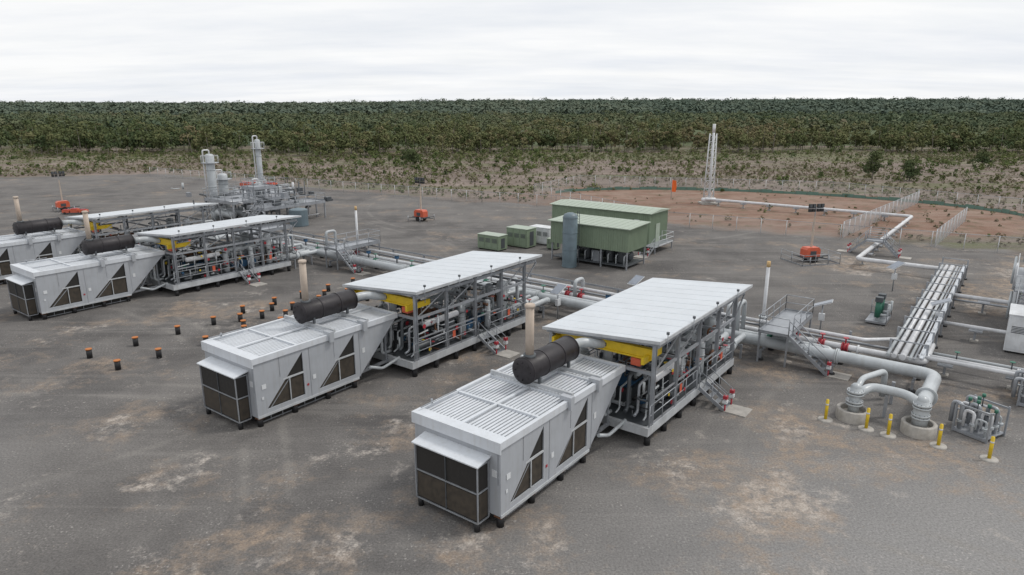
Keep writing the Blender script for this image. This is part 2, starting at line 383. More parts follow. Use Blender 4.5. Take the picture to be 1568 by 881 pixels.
def canopy(name,cy,mt):
    cx=np.arange(-2300,2301,11.0)
    CX,CY=np.meshgrid(cx,cy); CX=CX+rng.normal(0,2,CX.shape)*(CY<2500)
    CZ=hgt(CX,CY)+sstep(272,300,CY)*(3.9+.6*smooth_noise(CX,CY,9,1)+np.abs(rng.normal(0,.5,CX.shape)))
    mm=bpy.data.meshes.new(name); mm.vertices.add(CX.size); mm.vertices.foreach_set('co',np.stack([CX,CY,CZ],-1).ravel())
    ii=np.arange(CX.size).reshape(CX.shape); q=np.stack([ii[:-1,:-1],ii[:-1,1:],ii[1:,1:],ii[1:,:-1]],-1).reshape(-1,4)
    mm.loops.add(q.size); mm.loops.foreach_set('vertex_index',q.ravel()); mm.polygons.add(len(q)); mm.polygons.foreach_set('loop_start',np.arange(len(q))*4); mm.update(calc_edges=True)
    a=mm.attributes.new('tint','FLOAT','POINT'); a.data.foreach_set('value',np.clip(.25+.2*smooth_noise(CX,CY,60,1),0,1).ravel().astype(np.float32))
    mm.materials.append(M[mt]); o=bpy.data.objects.new(name,mm); COL.objects.link(o); o.parent=fe
canopy('canopy_mass',np.arange(272,665,8.0),'leafm_haze')
canopy('far_canopy_mass',np.geomspace(655,2700,75),'leaff_haze')
# scrub
def field(n):
    x=rng.uniform(-200,210,n); y=rng.uniform(70,240,n)
    pd=paddist(x,y); k=(pd>2.0)&((redd(x,y)>1.12)|(rng.uniform(0,1,n)<.16))&(np.abs(x)<y*.85+25)
    return x[k],y[k]
x,y=field(24000); w=smooth_noise(x,y,14,3)+.6*smooth_noise(x,y,5,6)+rng.normal(0,.35,len(x)); k=w>-.05; x,y=x[k],y[k]
H=.28+.75*rng.uniform(0,1,len(x))**2.5; R=H*rng.uniform(.7,1.3,len(x)); pos=np.stack([x,y,x*0],-1)
V,T=crowns(pos,H,R,3,8,.30,.55+.40*smooth_noise(x,y,22,5)+rng.normal(0,.25,len(x)),-.1,.8)
o=quads_obj('scrub_bushes',V,T,M['scrub']); COL.objects.link(o)
x,y=field(6500); gp=smooth_noise(x,y,24,9)+.5*smooth_noise(x,y,9,2)
pr_=np.clip((y-120)/95,.05,1)**1.3*np.where(gp>0,1,.25); k=(rng.uniform(0,1,len(x))<pr_); x,y=x[k],y[k]
H=.8+2.3*rng.uniform(0,1,len(x))**2.4; R=H*rng.uniform(.45,.8,len(x)); pos=np.stack([x,y,x*0],-1)
V,T=crowns(pos,H,R,5,14,.48,.30+rng.normal(0,.2,len(x)),.0,.6)
o=quads_obj('sapling_trees',V,T,M['scrub']); COL.objects.link(o)
x,y=field(14000); H=rng.uniform(.12,.4,len(x)); R=H*1.5; pos=np.stack([x,y,x*0],-1)
V,T=crowns(pos,H,R,2,5,.26,.8+rng.normal(0,.15,len(x)),-.1,1)
o=quads_obj('dry_grass_tufts',V,T,M['scrub']); COL.objects.link(o)
for (tx,ty,h,r) in ((78,149,6.2,2.4),(85,147,4.2,2.2),(123,181,3.8,2.4),(-26.8,187,4.2,2.1),(-30,196,3,1.7)):
    e=bpy.data.objects.new('round_tree',None); COL.objects.link(e); e.location=(tx,ty,0)
    p=np.zeros((1,3)); V,T=crowns(p,np.array([h]),np.array([r]),18,110,.38,np.array([.16]),.12,.6)
    o=quads_obj('crown',V,T,M['leaf']); COL.objects.link(o); o.parent=e
    mb=MB(); mb.cyl((0,0,0),(.1,0,h*.6),.14,M['bark'],8,.06)
    for k in range(5):
        a=k*1.3; mb.cyl((.03,0,h*.3),(math.cos(a)*r*.5,math.sin(a)*r*.5,h*.7),.06,M['bark'],6,.02)
    o=bpy.data.objects.new('trunk',mb.mesh('trunk')); COL.objects.link(o); o.parent=e
# ---------------------------------------------------------------- air cooler
A=Asm('air_cooler_unit')
p=A.part('side_panels'); pm=M['panel']
for y0,y1 in((0,.06),(4.44,4.5)):
    p.prism([(0,.55),(6.6,.55),(6.92,.85),(0,.85)],y0,y1,pm)
    p.prism([(0,3.3),(9.54,3.3),(9.7,3.45),(0,3.45)],y0,y1,pm)
    p.prism([(0,.85),(.55,.85),(2.9,3.3),(0,3.3)],y0,y1,pm)
    p.prism([(2.9,.85),(3.8,.85),(6.4,3.3),(2.9,3.3)],y0,y1,pm)
    p.prism([(6.4,.85),(6.92,.85),(9.54,3.3),(6.4,3.3)],y0,y1,pm)
    yo=-.012 if y0==0 else 4.5
    for xx in(1.45,3.3,4.95,6.75):
        z0=.6 if xx in(3.3,6.75) else 2.35
        p.box(xx,yo,z0,xx+.025,yo+.012,3.42,M['galv'])
    p.box(0,yo-.02,.5,6.62,yo+.03,.62,M['panel2'])
    for (a,b2,c2,d2) in((.35,2.0,.6,2.25),(3.45,1.55,3.65,1.8),(.3,1.45,.42,1.6),(6.95,2.0,7.15,2.3)):
        p.box(a,yo-.012,b2,c2,yo,d2,M['white'])
    p.box(3.05,yo-.012,1.3,3.17,yo,1.42,M['red'])
p.box(0,.06,.55,.08,4.44,3.45,pm)
p.box(-.012,.1,1.9,0,.14,3.4,M['galv']); p.box(-.015,.18,2.2,0,.42,2.5,M['white'])
p.prism([(6.52,.55),(6.6,.55),(9.7,3.45),(9.62,3.45)],.06,4.44,pm)
p=A.part('screens')
for y0,y1,yf in((.075,.09,.02),(4.41,4.425,4.48)):
    for bl,br in((.55,2.9),(3.8,6.4)):
        p.prism([(bl-.1,.8),(br+.05,.8),(br+.05,3.4)],y0,y1,M['screen'])
        s_=(br-bl)/2.45
        zc=2.1; xl=bl+(zc-.85)*s_
        p.box(xl-.12,yf-.025,zc,br,yf+.025,zc+.09,M['panel2'])
        p.box(bl+1.45,yf-.02,.85,bl+1.5,yf+.02,zc,M['panel2'])
        yb0,yb1=(y0-.008,y0-.002) if y0<1 else (y1+.002,y1+.008)
        p.prism([(bl+.2,.9),(bl+1.42,.9),(bl+1.42,2.05),(bl+1.2,2.05)],yb0,yb1,M['brown'])
        p.box(bl+1.53,yb0,.9,br-.04,yb1,2.05,M['brown'])
        p.prism([(bl+.25,.87),(bl+.33,.87),(bl+1.55,2.08),(bl+1.47,2.08)],yb0-.01,yb1+.01,M['galv'])
p.prism([(.12,.6),(6.4,.6),(9.4,3.4),(.12,3.4)],.3,4.2,M['black'])
p=A.part('roof_louvres')
rm=M['louv']
p.box(-.1,-.07,3.45,9.8,.10,3.76,rm); p.box(-.1,4.40,3.45,9.8,4.57,3.76,rm)
p.box(-.1,.10,3.45,.45,4.40,3.76,rm); p.box(9.65,.10,3.45,9.8,4.40,3.76,rm)
p.box(.45,.10,3.46,9.65,4.40,3.5,M['black'])
bays=[.45,2.7,5.0,7.3,9.65]
for b0,b1 in zip(bays[:-1],bays[1:]):
    yy=.14
    while yy<4.28:
        t_=random.uniform(-.006,.006)
        p.prism([(b0+.06,3.58+t_),(b1-.06,3.58-t_),(b1-.06,3.64-t_),(b0+.06,3.64+t_)],yy,yy+.118,M['louv']); yy+=.187
for bx in bays[1:-1]: p.box(bx-.06,.1,3.55,bx+.06,4.4,3.73,rm)
p.box(.45,2.2,3.66,9.65,2.32,3.74,rm)
p.box(-.1,-.07,3.28,-.04,4.57,3.448,rm)
for xx in(4.6,7.0):
    p.box(xx,-.22,3.35,xx+.28,-.075,3.93,M['panel']); p.box(xx,-.07,3.77,xx+.28,.35,3.93,M['panel'])
p.cyl((1.0,4.45,3.76),(1.0,4.45,3.95),.05,M['galv'],6); p.cyl((.2,4.3,3.9),(2.4,4.3,3.9),.03,M['galv'],6)
p=A.part('intake_box')
x0,x1,y0,y1,z0,z1=-.72,-.03,.55,3.8,.42,2.85
p.box(x0+.03,y0+.03,z0,x1,y1-.03,z1,M['screen'])
p.box(x0+.015,y0+.08,z0+.1,x0+.029,y1-.08,1.6,M['brown']); p.box(x0+.1,y0+.015,z0+.1,x1-.08,y0+.029,1.6,M['brown'])
def fr(a,b,t=.07): p.beam(a,b,t,t,M['steel'] if t<.045 else M['galv'])
for yy in(y0,(y0+y1)/2,y1): fr((x0,yy,z0),(x0,yy,z1),.04 if yy not in(y0,y1) else .05)
fr((x1-.03,y0,z0),(x1-.03,y0,z1),.05)
for zz in(z0,1.7,z1-.03):
    fr((x0,y0,zz),(x0,y1,zz),.046); fr((x0,y0,zz),(x1-.06,y0,zz),.046); fr((x0,y1,zz),(x1-.06,y1,zz),.046)
p.prism([(x0-.1,2.85),(x1+.02,3.0),(x1+.02,3.05),(x0-.1,2.90)],y0-.1,y1+.1,M['louv'])
p=A.part('base_and_legs')
for xx in(.2,2.3,4.5,6.4):
    for yy in(.18,4.3):
        p.cyl((xx,yy,0),(xx,yy,.5),.15,M['black'],12); p.box(xx-.18,yy-.18,.44,xx+.18,yy+.18,.52,M['rust'])
p.cyl((-.6,3.7,0),(-.6,3.7,.42),.12,M['black']); p.cyl((-.6,.7,0),(-.6,.7,.42),.12,M['black'])
p.box(.3,.35,.1,6.3,.37,.5,M['screen']); p.box(.3,4.1,.1,6.3,4.12,.5,M['screen'])
for xx in(.9,1.6,3.0,3.7,5.1,5.8): p.box(xx,.3,.05,xx+.04,.345,.5,M['galv'])
p.beam((.3,.3,.12),(6.3,.3,.12),.04,.05,M['galv'])
for yy in(.5,2.2,4.0):
    p.beam((6.6,yy,.6),(9.4,yy,.7),.14,.16,M['galv']); p.beam((7.6,yy,.7),(8.9,yy,2.7),.1,.1,M['galv']); p.beam((9.2,yy,.6),(9.2,yy,3.1),.1,.1,M['galv'])
for yy in(.6,1.3,2.0,2.8,3.6):
    p.pipe([(8.6,yy,2.6),(9.0,yy,2.2),(9.0,yy,1.2),(9.7,yy,1.2)],.10,M['pipe'],8)
p.pipe([(7.4,-.05,1.0),(8.4,-.05,.6),(9.6,-.3,1.0)],.09,M['pipe'])
SI=Asm('exhaust_silencer')
p=SI.part('drum')
p.lathe((4.4,2.2,4.62),(8.3,2.2,4.62),[(0,.01),(.02,.5),(.06,.56),(.10,.60),(3.8,.60),(3.84,.56),(3.88,.5),(3.9,.01)],M['silen'],28)
for t in(.1,1.3,2.6,3.75): p.lathe((4.4+t,2.2,4.62),(9,2.2,4.62),[(0,.6),(0,.625),(.05,.625),(.05,.6)],M['silen'],28)
for k in range(8):
    a=k*math.pi/4; p.cyl((4.36,2.2+.42*math.cos(a),4.62+.42*math.sin(a)),(4.42,2.2+.42*math.cos(a),4.62+.42*math.sin(a)),.03,M['silen'],6)
p=SI.part('stack')
p.cyl((4.95,2.2,5.15),(4.95,2.2,7.6),.19,M['tan'],18); p.lathe((4.95,2.2,7.45),(4.95,2.2,9),[(0,.19),(0,.23),(.12,.23),(.12,.17),(-.3,.16)],M['tan'],18)
p.cyl((4.95,2.2,5.1),(4.95,2.2,5.3),.28,M['steel'],18)
p=SI.part('supports_and_duct')
for xx in(5.1,7.5):
    p.beam((xx,.0,3.86),(xx,4.5,3.86),.14,.16,M['panel2'])
    p.beam((xx,1.75,3.94),(xx,1.75,4.3),.12,.12,M['steel']); p.beam((xx,2.65,3.94),(xx,2.65,4.3),.12,.12,M['steel'])
p.pipe([(8.25,2.2,4.62),(9.25,2.2,4.62),(10.1,1.5,4.45),(10.9,1.5,4.2),(10.9,1.5,3.2)],.24,M['pipe'],14)
p.cyl((8.3,2.2,4.62),(8.4,2.2,4.62),.33,M['steel'],16)
# ---------------------------------------------------------------- compressor shelter
def make_shelter(seed):
    r=random.Random(seed)
    B=Asm('compressor_shelter')
    p=B.part('skid_base')
    p.box(9.4,-1.6,.55,21.2,-1.42,.98,M['panel2']); p.box(9.4,4.22,.55,21.2,4.4,.98,M['panel2'])
    p.box(9.4,-1.42,.55,9.58,4.22,.98,M['panel2']); p.box(21.02,-1.42,.55,21.2,4.22,.98,M['panel2'])
    p.box(9.58,-1.42,.86,21.02,4.22,.90,M['steel'])  # deck kept dark to paint in shade under the roof
    x=9.7
    while x<21.1:
        for yy in(-1.45,1.4,4.15):
            p.cyl((x,yy,0),(x,yy,.5),.16,M['black'],10); p.box(x-.19,yy-.19,.46,x+.19,yy+.19,.545,M['black'])
        x+=1.88
    p=B.part('roof')
    def rz(y): return 5.35-(y+1.8)*.55/6.5
    vs=lambda a,b,t:[(a,-1.8,rz(-1.8)-t),(b,-1.8,rz(-1.8)-t),(b,4.7,rz(4.7)-t),(a,4.7,rz(4.7)-t)]
    p.add(vs(9.7,22.6,0)+vs(9.7,22.6,.10),[(0,1,2,3),(7,6,5,4),(0,4,5,1),(1,5,6,2),(2,6,7,3),(3,7,4,0)],M['roof'])
    xx=10.2
    while xx<22.5:
        p.beam((xx,-1.79,rz(-1.8)+.003),(xx,4.69,rz(4.7)+.003),.014,.010,M['roof']); xx+=1.1
    p.beam((9.66,-1.82,rz(-1.8)-.06),(9.66,4.72,rz(4.7)-.06),.05,.15,M['panel2'])
    p.beam((9.64,-1.84,rz(-1.8)-.07),(22.64,-1.84,rz(-1.8)-.07),.05,.16,M['panel2'])
    p=B.part('frame')
    cols=[9.9,12.6,15.4,18.2,20.9]
    for c in cols:
        for yy in(-1.5,4.3):
            h=rz(yy)-.24; p.box(c-.09,yy-.09,.98,c-.05,yy+.09,h,M['galv']); p.box(c+.05,yy-.09,.98,c+.09,yy+.09,h,M['galv']); p.box(c-.05,yy-.02,.98,c+.05,yy+.02,h,M['galv'])
        p.beam((c,-1.75,rz(-1.75)-.2),(c,4.6,rz(4.6)-.2),.12,.2,M['galv'])
        p.beam((c,-1.4,3.6),(c,4.2,3.6),.12,.16,M['galv'])
    for yy in(-1.5,4.3):
        p.beam((9.8,yy,rz(yy)-.42),(22.3,yy,rz(yy)-.42),.12,.2,M['galv']); p.beam((9.8,yy,3.6),(21,yy,3.6),.1,.16,M['galv'])
        p.beam((9.8,yy,2.3),(18.2,yy,2.3),.06,.08,M['galv'])
        for i in range(4):
            if i!=2: p.beam((cols[i],yy,3.6),(cols[i+1],yy,rz(yy)-.45),.06,.06,M['galv'])
    p.beam((20.9,-1.5,3.5),(22.4,-1.5,4.8),.08,.08,M['galv'])
    p.rail([(9.6,-1.56,.98),(15.3,-1.56,.98)],M['galv']); p.rail([(16.8,-1.56,.98),(21.1,-1.56,.98),(21.1,4.3,.98)],M['galv']); p.rail([(9.5,4.3,.98),(21.1,4.3,.98)],M['galv'])
    for xx in(10.3,13.4,16.6,19.8):
        p.cyl((xx,-1.93,4.6),(xx,-1.93,5.6),.025,M['galv'],6); p.cyl((xx,-1.93,5.57),(xx,-1.93,5.68),.08,M['steel'],8)
    p=B.part('gantry_crane')
    p.box(10.15,-1.2,4.12,10.45,4.3,4.20,M['yellow']); p.box(10.27,-1.2,4.20,10.33,4.3,4.62,M['yellow']); p.box(10.15,-1.2,4.62,10.45,4.3,4.68,M['yellow'])
    p.box(10.22,-1.2,4.202,10.269,4.3,4.618,M['yellow'])
    p.box(9.6,-1.1,4.05,11.6,-.95,4.40,M['yellow']); p.box(9.6,3.95,4.05,11.6,4.1,4.40,M['yellow'])
    p.box(10.05,-.7,3.75,10.5,-.2,4.1,M['lred']); p.cyl((10.3,-.4,3.2),(10.3,-.4,3.75),.02,M['steel'],6)
    t=0
    for k,ww in enumerate((.10,.03,.16,.12,.14)): 
        p.box(10.205,2.0-t-ww,4.32,10.219,2.0-t,4.50,M['black']); t+=ww+.05
    p=B.part('stairs'); p.stairs((16.05,-1.65,.98),(0,-1),1.5,1.0)
    p=B.part('engine')
    p.box(11.6,.5,.9,14.6,2.3,1.7,M['steel']); p.prism([(11.7,1.7),(14.5,1.7),(14.3,2.5),(11.9,2.5)],.7,2.1,M['blued' if seed%2 else 'steel'])
    for k in range(6):
        p.cyl((11.95+k*.46,.55,2.2),(11.95+k*.46,.2,2.5),.17,M['steel'],10); p.cyl((11.95+k*.46,2.25,2.2),(11.95+k*.46,2.6,2.5),.17,M['steel'],10)
    p.pipe([(11.6,1.4,2.7),(14.5,1.4,2.7),(14.9,1.4,2.2)],.2,M['rust'],12)
    p.box(13.2,-.9,1.0,14.0,-.3,2.5,M['steel']); p.box(10.6,2.8,1.0,11.6,3.8,2.9,M['steel'])
    p=B.part('compressor')
    p.box(15.5,.7,.9,18.2,2.1,1.9,M['blue']); 
    for k in range(3):
        x=15.95+k*.9
        for sg,y_ in((-1,.7),(1,2.1)):
            p.cyl((x,y_,1.45),(x,y_+sg*1.1,1.45),.24,M['blue'],14); p.cyl((x,y_+sg*.55,1.45),(x,y_+sg*1.25,1.45),.33,M['blued'],14)
            p.pipe([(x,y_+sg*.8,1.75),(x,y_+sg*.8,2.5),(x+.01,y_+sg*.2,2.9)],.12,M['pipe'],10)
    for y_ in(.1,2.7): p.vessel((15.2,y_,2.75),(18.6,y_,2.75),.28,M['pipe'])
    p=B.part('vessels')
    for x,y_,h,rr in((19.4,-.6,3.9,.36),(19.5,3.2,3.6,.4),(14.9,-.75,3.3,.27),(12.0,3.6,3.2,.3),(20.3,1.2,3.2,.33),(17.4,-.9,3.0,.22)):
        p.vessel((x,y_,1.0),(x,y_,h),rr,M['pipe']); p.cyl((x,y_,.9),(x,y_,1.1),rr*1.05,M['steel'],14)
        p.cyl((x,y_,h*.72),(x,y_,h*.72+.08),rr*1.12,M['pipe'],14)
    p.vessel((10.2,-.9,1.5),(12.9,-.9,1.5),.22,M['steel']); p.vessel((11,-1.0,2.85),(14.2,-1.0,2.85),.2,M['pipew'])
    p=B.part('pipework')
    mats=[M['pipe'],M['pipe'],M['steel'],M['galv'],M['steel'],M['rust'],M['pipe'],M['black']]  # darker pipe colours mixed in to stand for shadow inside the shelter
    for k in range(11):
        yy=-1.2+k*.5; p.pipe([(9.7,yy,1.2+.1*(k%3)),(9.95+.1*(k%2),yy,1.3+.1*(k%3)),(10.0+.1*(k%2),yy,2.4+.4*(k%3)),(11.2,yy,2.5+.4*(k%3))],.05+.025*(k%3),mats[(k*3)%4],8)
    for k in range(160):
        a=Vector((r.uniform(9.9,20.8),r.choice([r.uniform(-1.3,0),r.uniform(-1.3,4.1)]),r.uniform(1.0,3.4)))
        pts=[a]; ax=r.choice([0,1,2])
        for j in range(r.choice([1,2,3])):
            q=pts[-1].copy(); l=r.choice([-1,1])*r.uniform(.3,1.3)
            q[ax]+=l; lim=((9.8,20.9),(-1.35,4.2),(.95,3.7))[ax]; q[ax]=min(max(q[ax],lim[0]),lim[1])
            if (q-pts[-1]).length>.2: pts.append(q)
            ax=(ax+r.choice([1,2]))%3
        if len(pts)>1: p.pipe(pts,r.choice([.018,.025,.035,.05,.07,.10]),r.choice(mats),7,fl=r.random()<.3)
    for k in range(50):
        a=Vector((r.uniform(10,20.5),r.uniform(-1.35,3.8),r.uniform(1.0,2.9))); s_=[r.uniform(.1,.32) for _ in range(3)]
        p.box(a.x,a.y,a.z,a.x+s_[0],a.y+s_[1],a.z+s_[2],r.choice([M['steel'],M['steel'],M['galv'],M['white'],M['black'],M['blued'],M['rust']]))
    p=B.part('valve_handwheels')
    for k in range(34):
        a=Vector((r.uniform(10,20.5),r.choice([r.uniform(-1.4,-.9),r.uniform(-1.35,1.5)]),r.uniform(1.2,3.2))); mt=r.choice([M['red'],M['red'],M['lred'],M['dgreen'],M['yellow'],M['red']])
        d_=Vector((0,-1,0)) if r.random()<.5 else Vector((0,0,1))
        p.cyl(a,a+d_*.16,.025,M['steel'],6); p.cyl(a+d_*.16,a+d_*.19,r.uniform(.08,.15),mt,10)
    for (x_,y_) in((13.1,-1.53),(18.9,-1.53)): p.box(x_,y_-.03,1.5,x_+.25,y_,2.0,M['lred'])
    p=B.part('tie_in_pipes')
    for y_,z,rr in((-.9,1.25,.2),(.2,1.1,.25),(1.6,1.7,.16),(2.8,1.2,.22)):
        p.pipe([(20.6,y_,z),(24.9,y_,z),(24.9,y_,1.05)],rr,M['pipe'],12,fl=True)
    p.pipe([(21.3,.9,1.2),(21.9,.9,1.2),(21.9,.9,3.0),(23.3,.9,3.0),(23.3,.9,1.2),(25,.9,1.2)],.13,M['pipe'],12)
    p.pipe([(21.3,2.2,1.4),(22.4,2.2,1.4),(22.4,2.2,2.6),(23.8,2.2,2.6),(23.8,2.2,.9)],.10,M['pipew'],10)
    for xx,y_ in((22.4,-.9),(23.0,.2),(23.6,2.8)):
        p.cyl((xx,y_,1.3),(xx,y_,1.8),.04,M['steel'],8); p.cyl((xx,y_,1.8),(xx,y_,1.83),.17,M['red'],12); p.cyl((xx-.16,y_,1.22),(xx+.16,y_,1.22),.34,M['pipe'],12)
    for xx in(22,24): 
        for y_ in(-1.1,3.1): p.box(xx-.06,y_-.06,0,xx+.06,y_+.06,.95,M['galv'])
        p.beam((xx,-1.1,.85),(xx,3.1,.85),.1,.1,M['galv'])
    return B
B1,B2=make_shelter(3),make_shelter(8)
for k,(s0,w0) in enumerate(((0,0),(-.6,15.1),(0,44.2),(0,59))):
    A.place(W(s0,w0),PR); SI.place(W(s0,w0),PR); (B1,B2)[k%2].place(W(s0,w0),PR)
# ---------------------------------------------------------------- foundation piles
F=Asm('foundation_pile'); p=F.part('pile')
p.cyl((0,0,0),(0,0,.58),.17,M['black'],14); p.cyl((0,0,.58),(0,0,.64),.20,M['orange'],14)
for s_ in(-1.3,1.4,4.6,7.4,10.2,13.0,15.8,18.6,21.2):
    for w_ in((29.1,32.8) if s_<9 else (28.6,31.2,33.6)):
        F.place(W(s_+random.uniform(-.15,.15),w_+random.uniform(-.12,.12)))
for a,b_ in((8.1,30.2),(8.9,31.9),(11.5,29.9),(12.0,32.4),(14.2,30),(17,32.2)): F.place(W(a,b_))
# ---------------------------------------------------------------- pipe header
Hd=Asm('pipe_header'); p=Hd.part('pipes')
p.pipe([(25,60,1.1),(25,-11.8,1.1),(19.0,-11.8,1.5),(19.0,-11.8,.4)],.36,M['pipe'],18)
p.pipe([(26.3,60,.95),(26.3,-6,.95),(26.3,-6,.2)],.24,M['pipe'],14)
p.pipe([(27.3,64,1.0),(27.3,-11,1.0),(31,-11,1.0)],.20,M['pipew'],14)
p.pipe([(28.1,64,1.45),(28.1,-7.5,1.45),(30,-9.1,1.3)],.12,M['pipew'],10)
p.pipe([(28.6,60,1.0),(28.6,-9,1.0)],.09,M['galv'],8)
p.box(29.0,4,1.55,29.35,58,1.6,M['galv']); p.box(29.0,4,1.6,29.03,58,1.7,M['galv'])
w_=59
while w_>-11:
    p.cyl((25,w_+.9,1.1),(25,w_+.98,1.1),.47,M['pipe'],18); p.cyl((25,w_+1.0,1.1),(25,w_+1.08,1.1),.47,M['pipe'],18)
    p.cyl((27.3,w_+.2,1.0),(27.3,w_+.3,1.0),.3,M['pipew'],14); w_-=7.4
p=Hd.part('supports'); w_=58
while w_>-11:
    p.beam((24.4,w_,.6),(29.3,w_,.6),.14,.14,M['galv'])
    for s_ in(24.5,26.8,29.15): p.box(s_-.07,w_-.07,0,s_+.07,w_+.07,.6 if s_<29 else 1.55,M['galv']); p.cyl((s_,w_,0),(s_,w_,.15),.2,M['black'],10)
    w_-=4.3
p=Hd.part('valves')
for w_ in(-3.6,-5.2,-6.6,13,14.2,27.5,40,42):
    s_=27.3
    p.cyl((s_,w_-.2,1.0),(s_,w_-.12,1.0),.30,M['red'],14); p.cyl((s_,w_+.12,1.0),(s_,w_+.2,1.0),.30,M['red'],14); p.cyl((s_,w_-.1,1.0),(s_,w_+.1,1.0),.26,M['red'],14)
    p.cyl((s_,w_,1.2),(s_,w_,1.6),.05,M['red'],8); p.cyl((s_,w_,1.6),(s_,w_,1.63),.17,M['red'],12)
for w_ in(-2.2,6,16,22,31,36,45):
    p.cyl((26.3,w_,1.1),(26.3,w_,1.65),.04,M['steel'],8); p.cyl((26.3,w_,1.65),(26.3,w_,1.68),.2,M['dgreen'],12); p.cyl((26.3,w_-.15,.95),(26.3,w_+.15,.95),.33,M['dgreen'],12)
for w_ in(2.6,10,18,24,33,37,47,50):
    p.cyl((26.3,w_,1.1),(26.3,w_,1.9),.07,M['steel'],8); p.box(26.15,w_-.15,1.6,26.45,w_+.15,1.9,M['blued']); p.cyl((26.3,w_,1.9),(26.3,w_,1.94),.2,M['steel'],12)
p=Hd.part('vertical_risers')
for s_,w_,h in((25.6,-.2,3.1),(26.0,.6,2.8),(27,13.4,2.3),(26.4,43.6,3)):
    p.pipe([(s_,w_,1),(s_,w_,h),(s_+1.2,w_,h),(s_+1.2,w_,1)],.15,M['pipe'],12)
Hd.place(W(0,0),PR)
V_=Asm('vent_pipe'); p=V_.part('vent')
p.cyl((0,0,0),(0,0,5.2),.12,M['pipew'],12); p.cyl((0,0,5.2),(0,0,5.6),.125,paint('vent_tip_amber',(.60,.40,.18),.6),12); p.cyl((0,0,0),(0,0,1.6),.24,M['pipe'],14); p.cyl((0,0,1.6),(0,0,1.7),.32,M['pipe'],14)
V_.place(W(28.6,-1.0)); V_.place(W(28.8,41.5))
P_=Asm('walkover_platform'); p=P_.part('platform')
p.box(24.0,-.9,1.98,29.8,.9,2.04,M['galv'])
for xx in(24.1,26.7,29.7):
    for yy in(-.85,.85): p.box(xx-.05,yy-.05,0,xx+.05,yy+.05,1.98,M['galv'])
p.beam((24,-.88,1.9),(29.8,-.88,1.9),.08,.16,M['galv']); p.beam((24,.88,1.9),(29.8,.88,1.9),.08,.16,M['galv'])
p.rail([(25.1,-.9,2.04),(29.8,-.9,2.04),(29.8,.9,2.04),(24,.9,2.04),(24,-.9,2.04)],M['galv'])
p=P_.part('stairs'); p.stairs((24.55,-.9,2.0),(0,-1),2.5,.9)
P_.place(W(0,-3.0),PR); P_.place(W(0,40),PR); P_.place(W(0,55),PR)
R_=Asm('pipe_rack'); p=R_.part('pipes')
for w_,rr,mt in((-9.1,.10,'pipe'),(-9.45,.14,'pipew'),(-9.9,.19,'pipew'),(-10.3,.09,'pipe'),(-10.52,.06,'galv')):
    p.pipe([(26.5,w_,1.3),(56,w_,1.3)],rr,M[mt],12)
p.box(27,-10.98,1.25,57,-10.7,1.31,M['louv']); p.box(27,-10.98,1.31,57,-10.95,1.42,M['louv']); p.box(27,-10.73,1.31,57,-10.7,1.42,M['louv'])
p=R_.part('supports')
s_=28
while s_<57:
    p.beam((s_,-8.9,1.0),(s_,-11.05,1.0),.12,.12,M['galv'])
    for w_ in(-9.0,-11.0): p.box(s_-.06,w_-.06,0,s_+.06,w_+.06,1.9,M['galv']); p.cyl((s_,w_,0),(s_,w_,.12),.18,M['black'],10)
    p.beam((s_,-8.95,1.85),(s_,-11.05,1.85),.07,.07,M['galv'])
    s_+=2.9
R_.place(W(0,0),PR)
R2=Asm('flare_line_pipe'); p=R2.part('pipes')
p.pipe([(56,-9.9,1.3),(56,-9.9,.95),(56,-1.8,.95),(89.5,-2.3,.95),(89.5,27.3,.95),(91,27.3,.95)],.22,M['pipew'],14)
p.pipe([(45,-10.8,1.2),(45,-34,1.2)],.17,M['pipew'],12); p.pipe([(44.3,-10.8,1.0),(44.3,-34,1.0)],.08,M['galv'],8)
p.pipe([(37,-10.8,1.0),(37,-24,1.0)],.13,M['pipew'],12)
p.pipe([(28.5,-10.6,1.0),(28.5,-20.5,1.0),(26.8,-20.5,1.0),(20.8,-17.6,1.0)],.18,M['pipew'],12,fl=True)
p.pipe([(27.6,-10.6,1.2),(27.6,-18.9,1.2),(22.6,-17.2,1.2),(22.6,-17.2,.2)],.13,M['pipew'],12)
p.pipe([(30,-10.6,.8),(30,-24,.8)],.10,M['pipe'],10)
for w_ in(-12.5,-15.2,-18): p.cyl((28.5,w_,1.15),(28.5,w_,1.6),.035,M['steel'],8); p.cyl((28.5,w_,1.6),(28.5,w_,1.63),.15,M['dgreen'],12)
p=R2.part('supports')
def sup(s_,w_,z=.7): p.box(s_-.4,w_-.4,z-.1,s_+.4,w_+.4,z,M['galv']); p.box(s_-.07,w_-.07,0,s_+.07,w_+.07,z-.1,M['galv']); p.box(s_-.25,w_-.25,0,s_+.25,w_+.25,.1,M['conc'])
for k in range(12): sup(58+k*2.8,-2)
for k in range(7): sup(89.5,1+k*4)
for k in range(4): sup(45,-13-k*5,.95); sup(37,-13-k*3,.85)
for k in range(3): sup(28.5,-12-k*3.4,.75)
R2.place(W(0,0),PR)
P2=Asm('walkover_platform'); p=P2.part('platform')
p.box(-.8,-.9,1.5,.8,.9,1.56,M['galv']); p.rail([(-.8,-.9,1.56),(-.8,.9,1.56)],M['galv']); p.rail([(.8,-.9,1.56),(.8,.9,1.56)],M['galv'])
P2.part('stairs').stairs((0,-.9,1.5),(0,-1),1.6,.9); P2.parts['stairs'].stairs((0,.9,1.5),(0,1),1.6,.9)
P2.place(W(64,-2),PR)
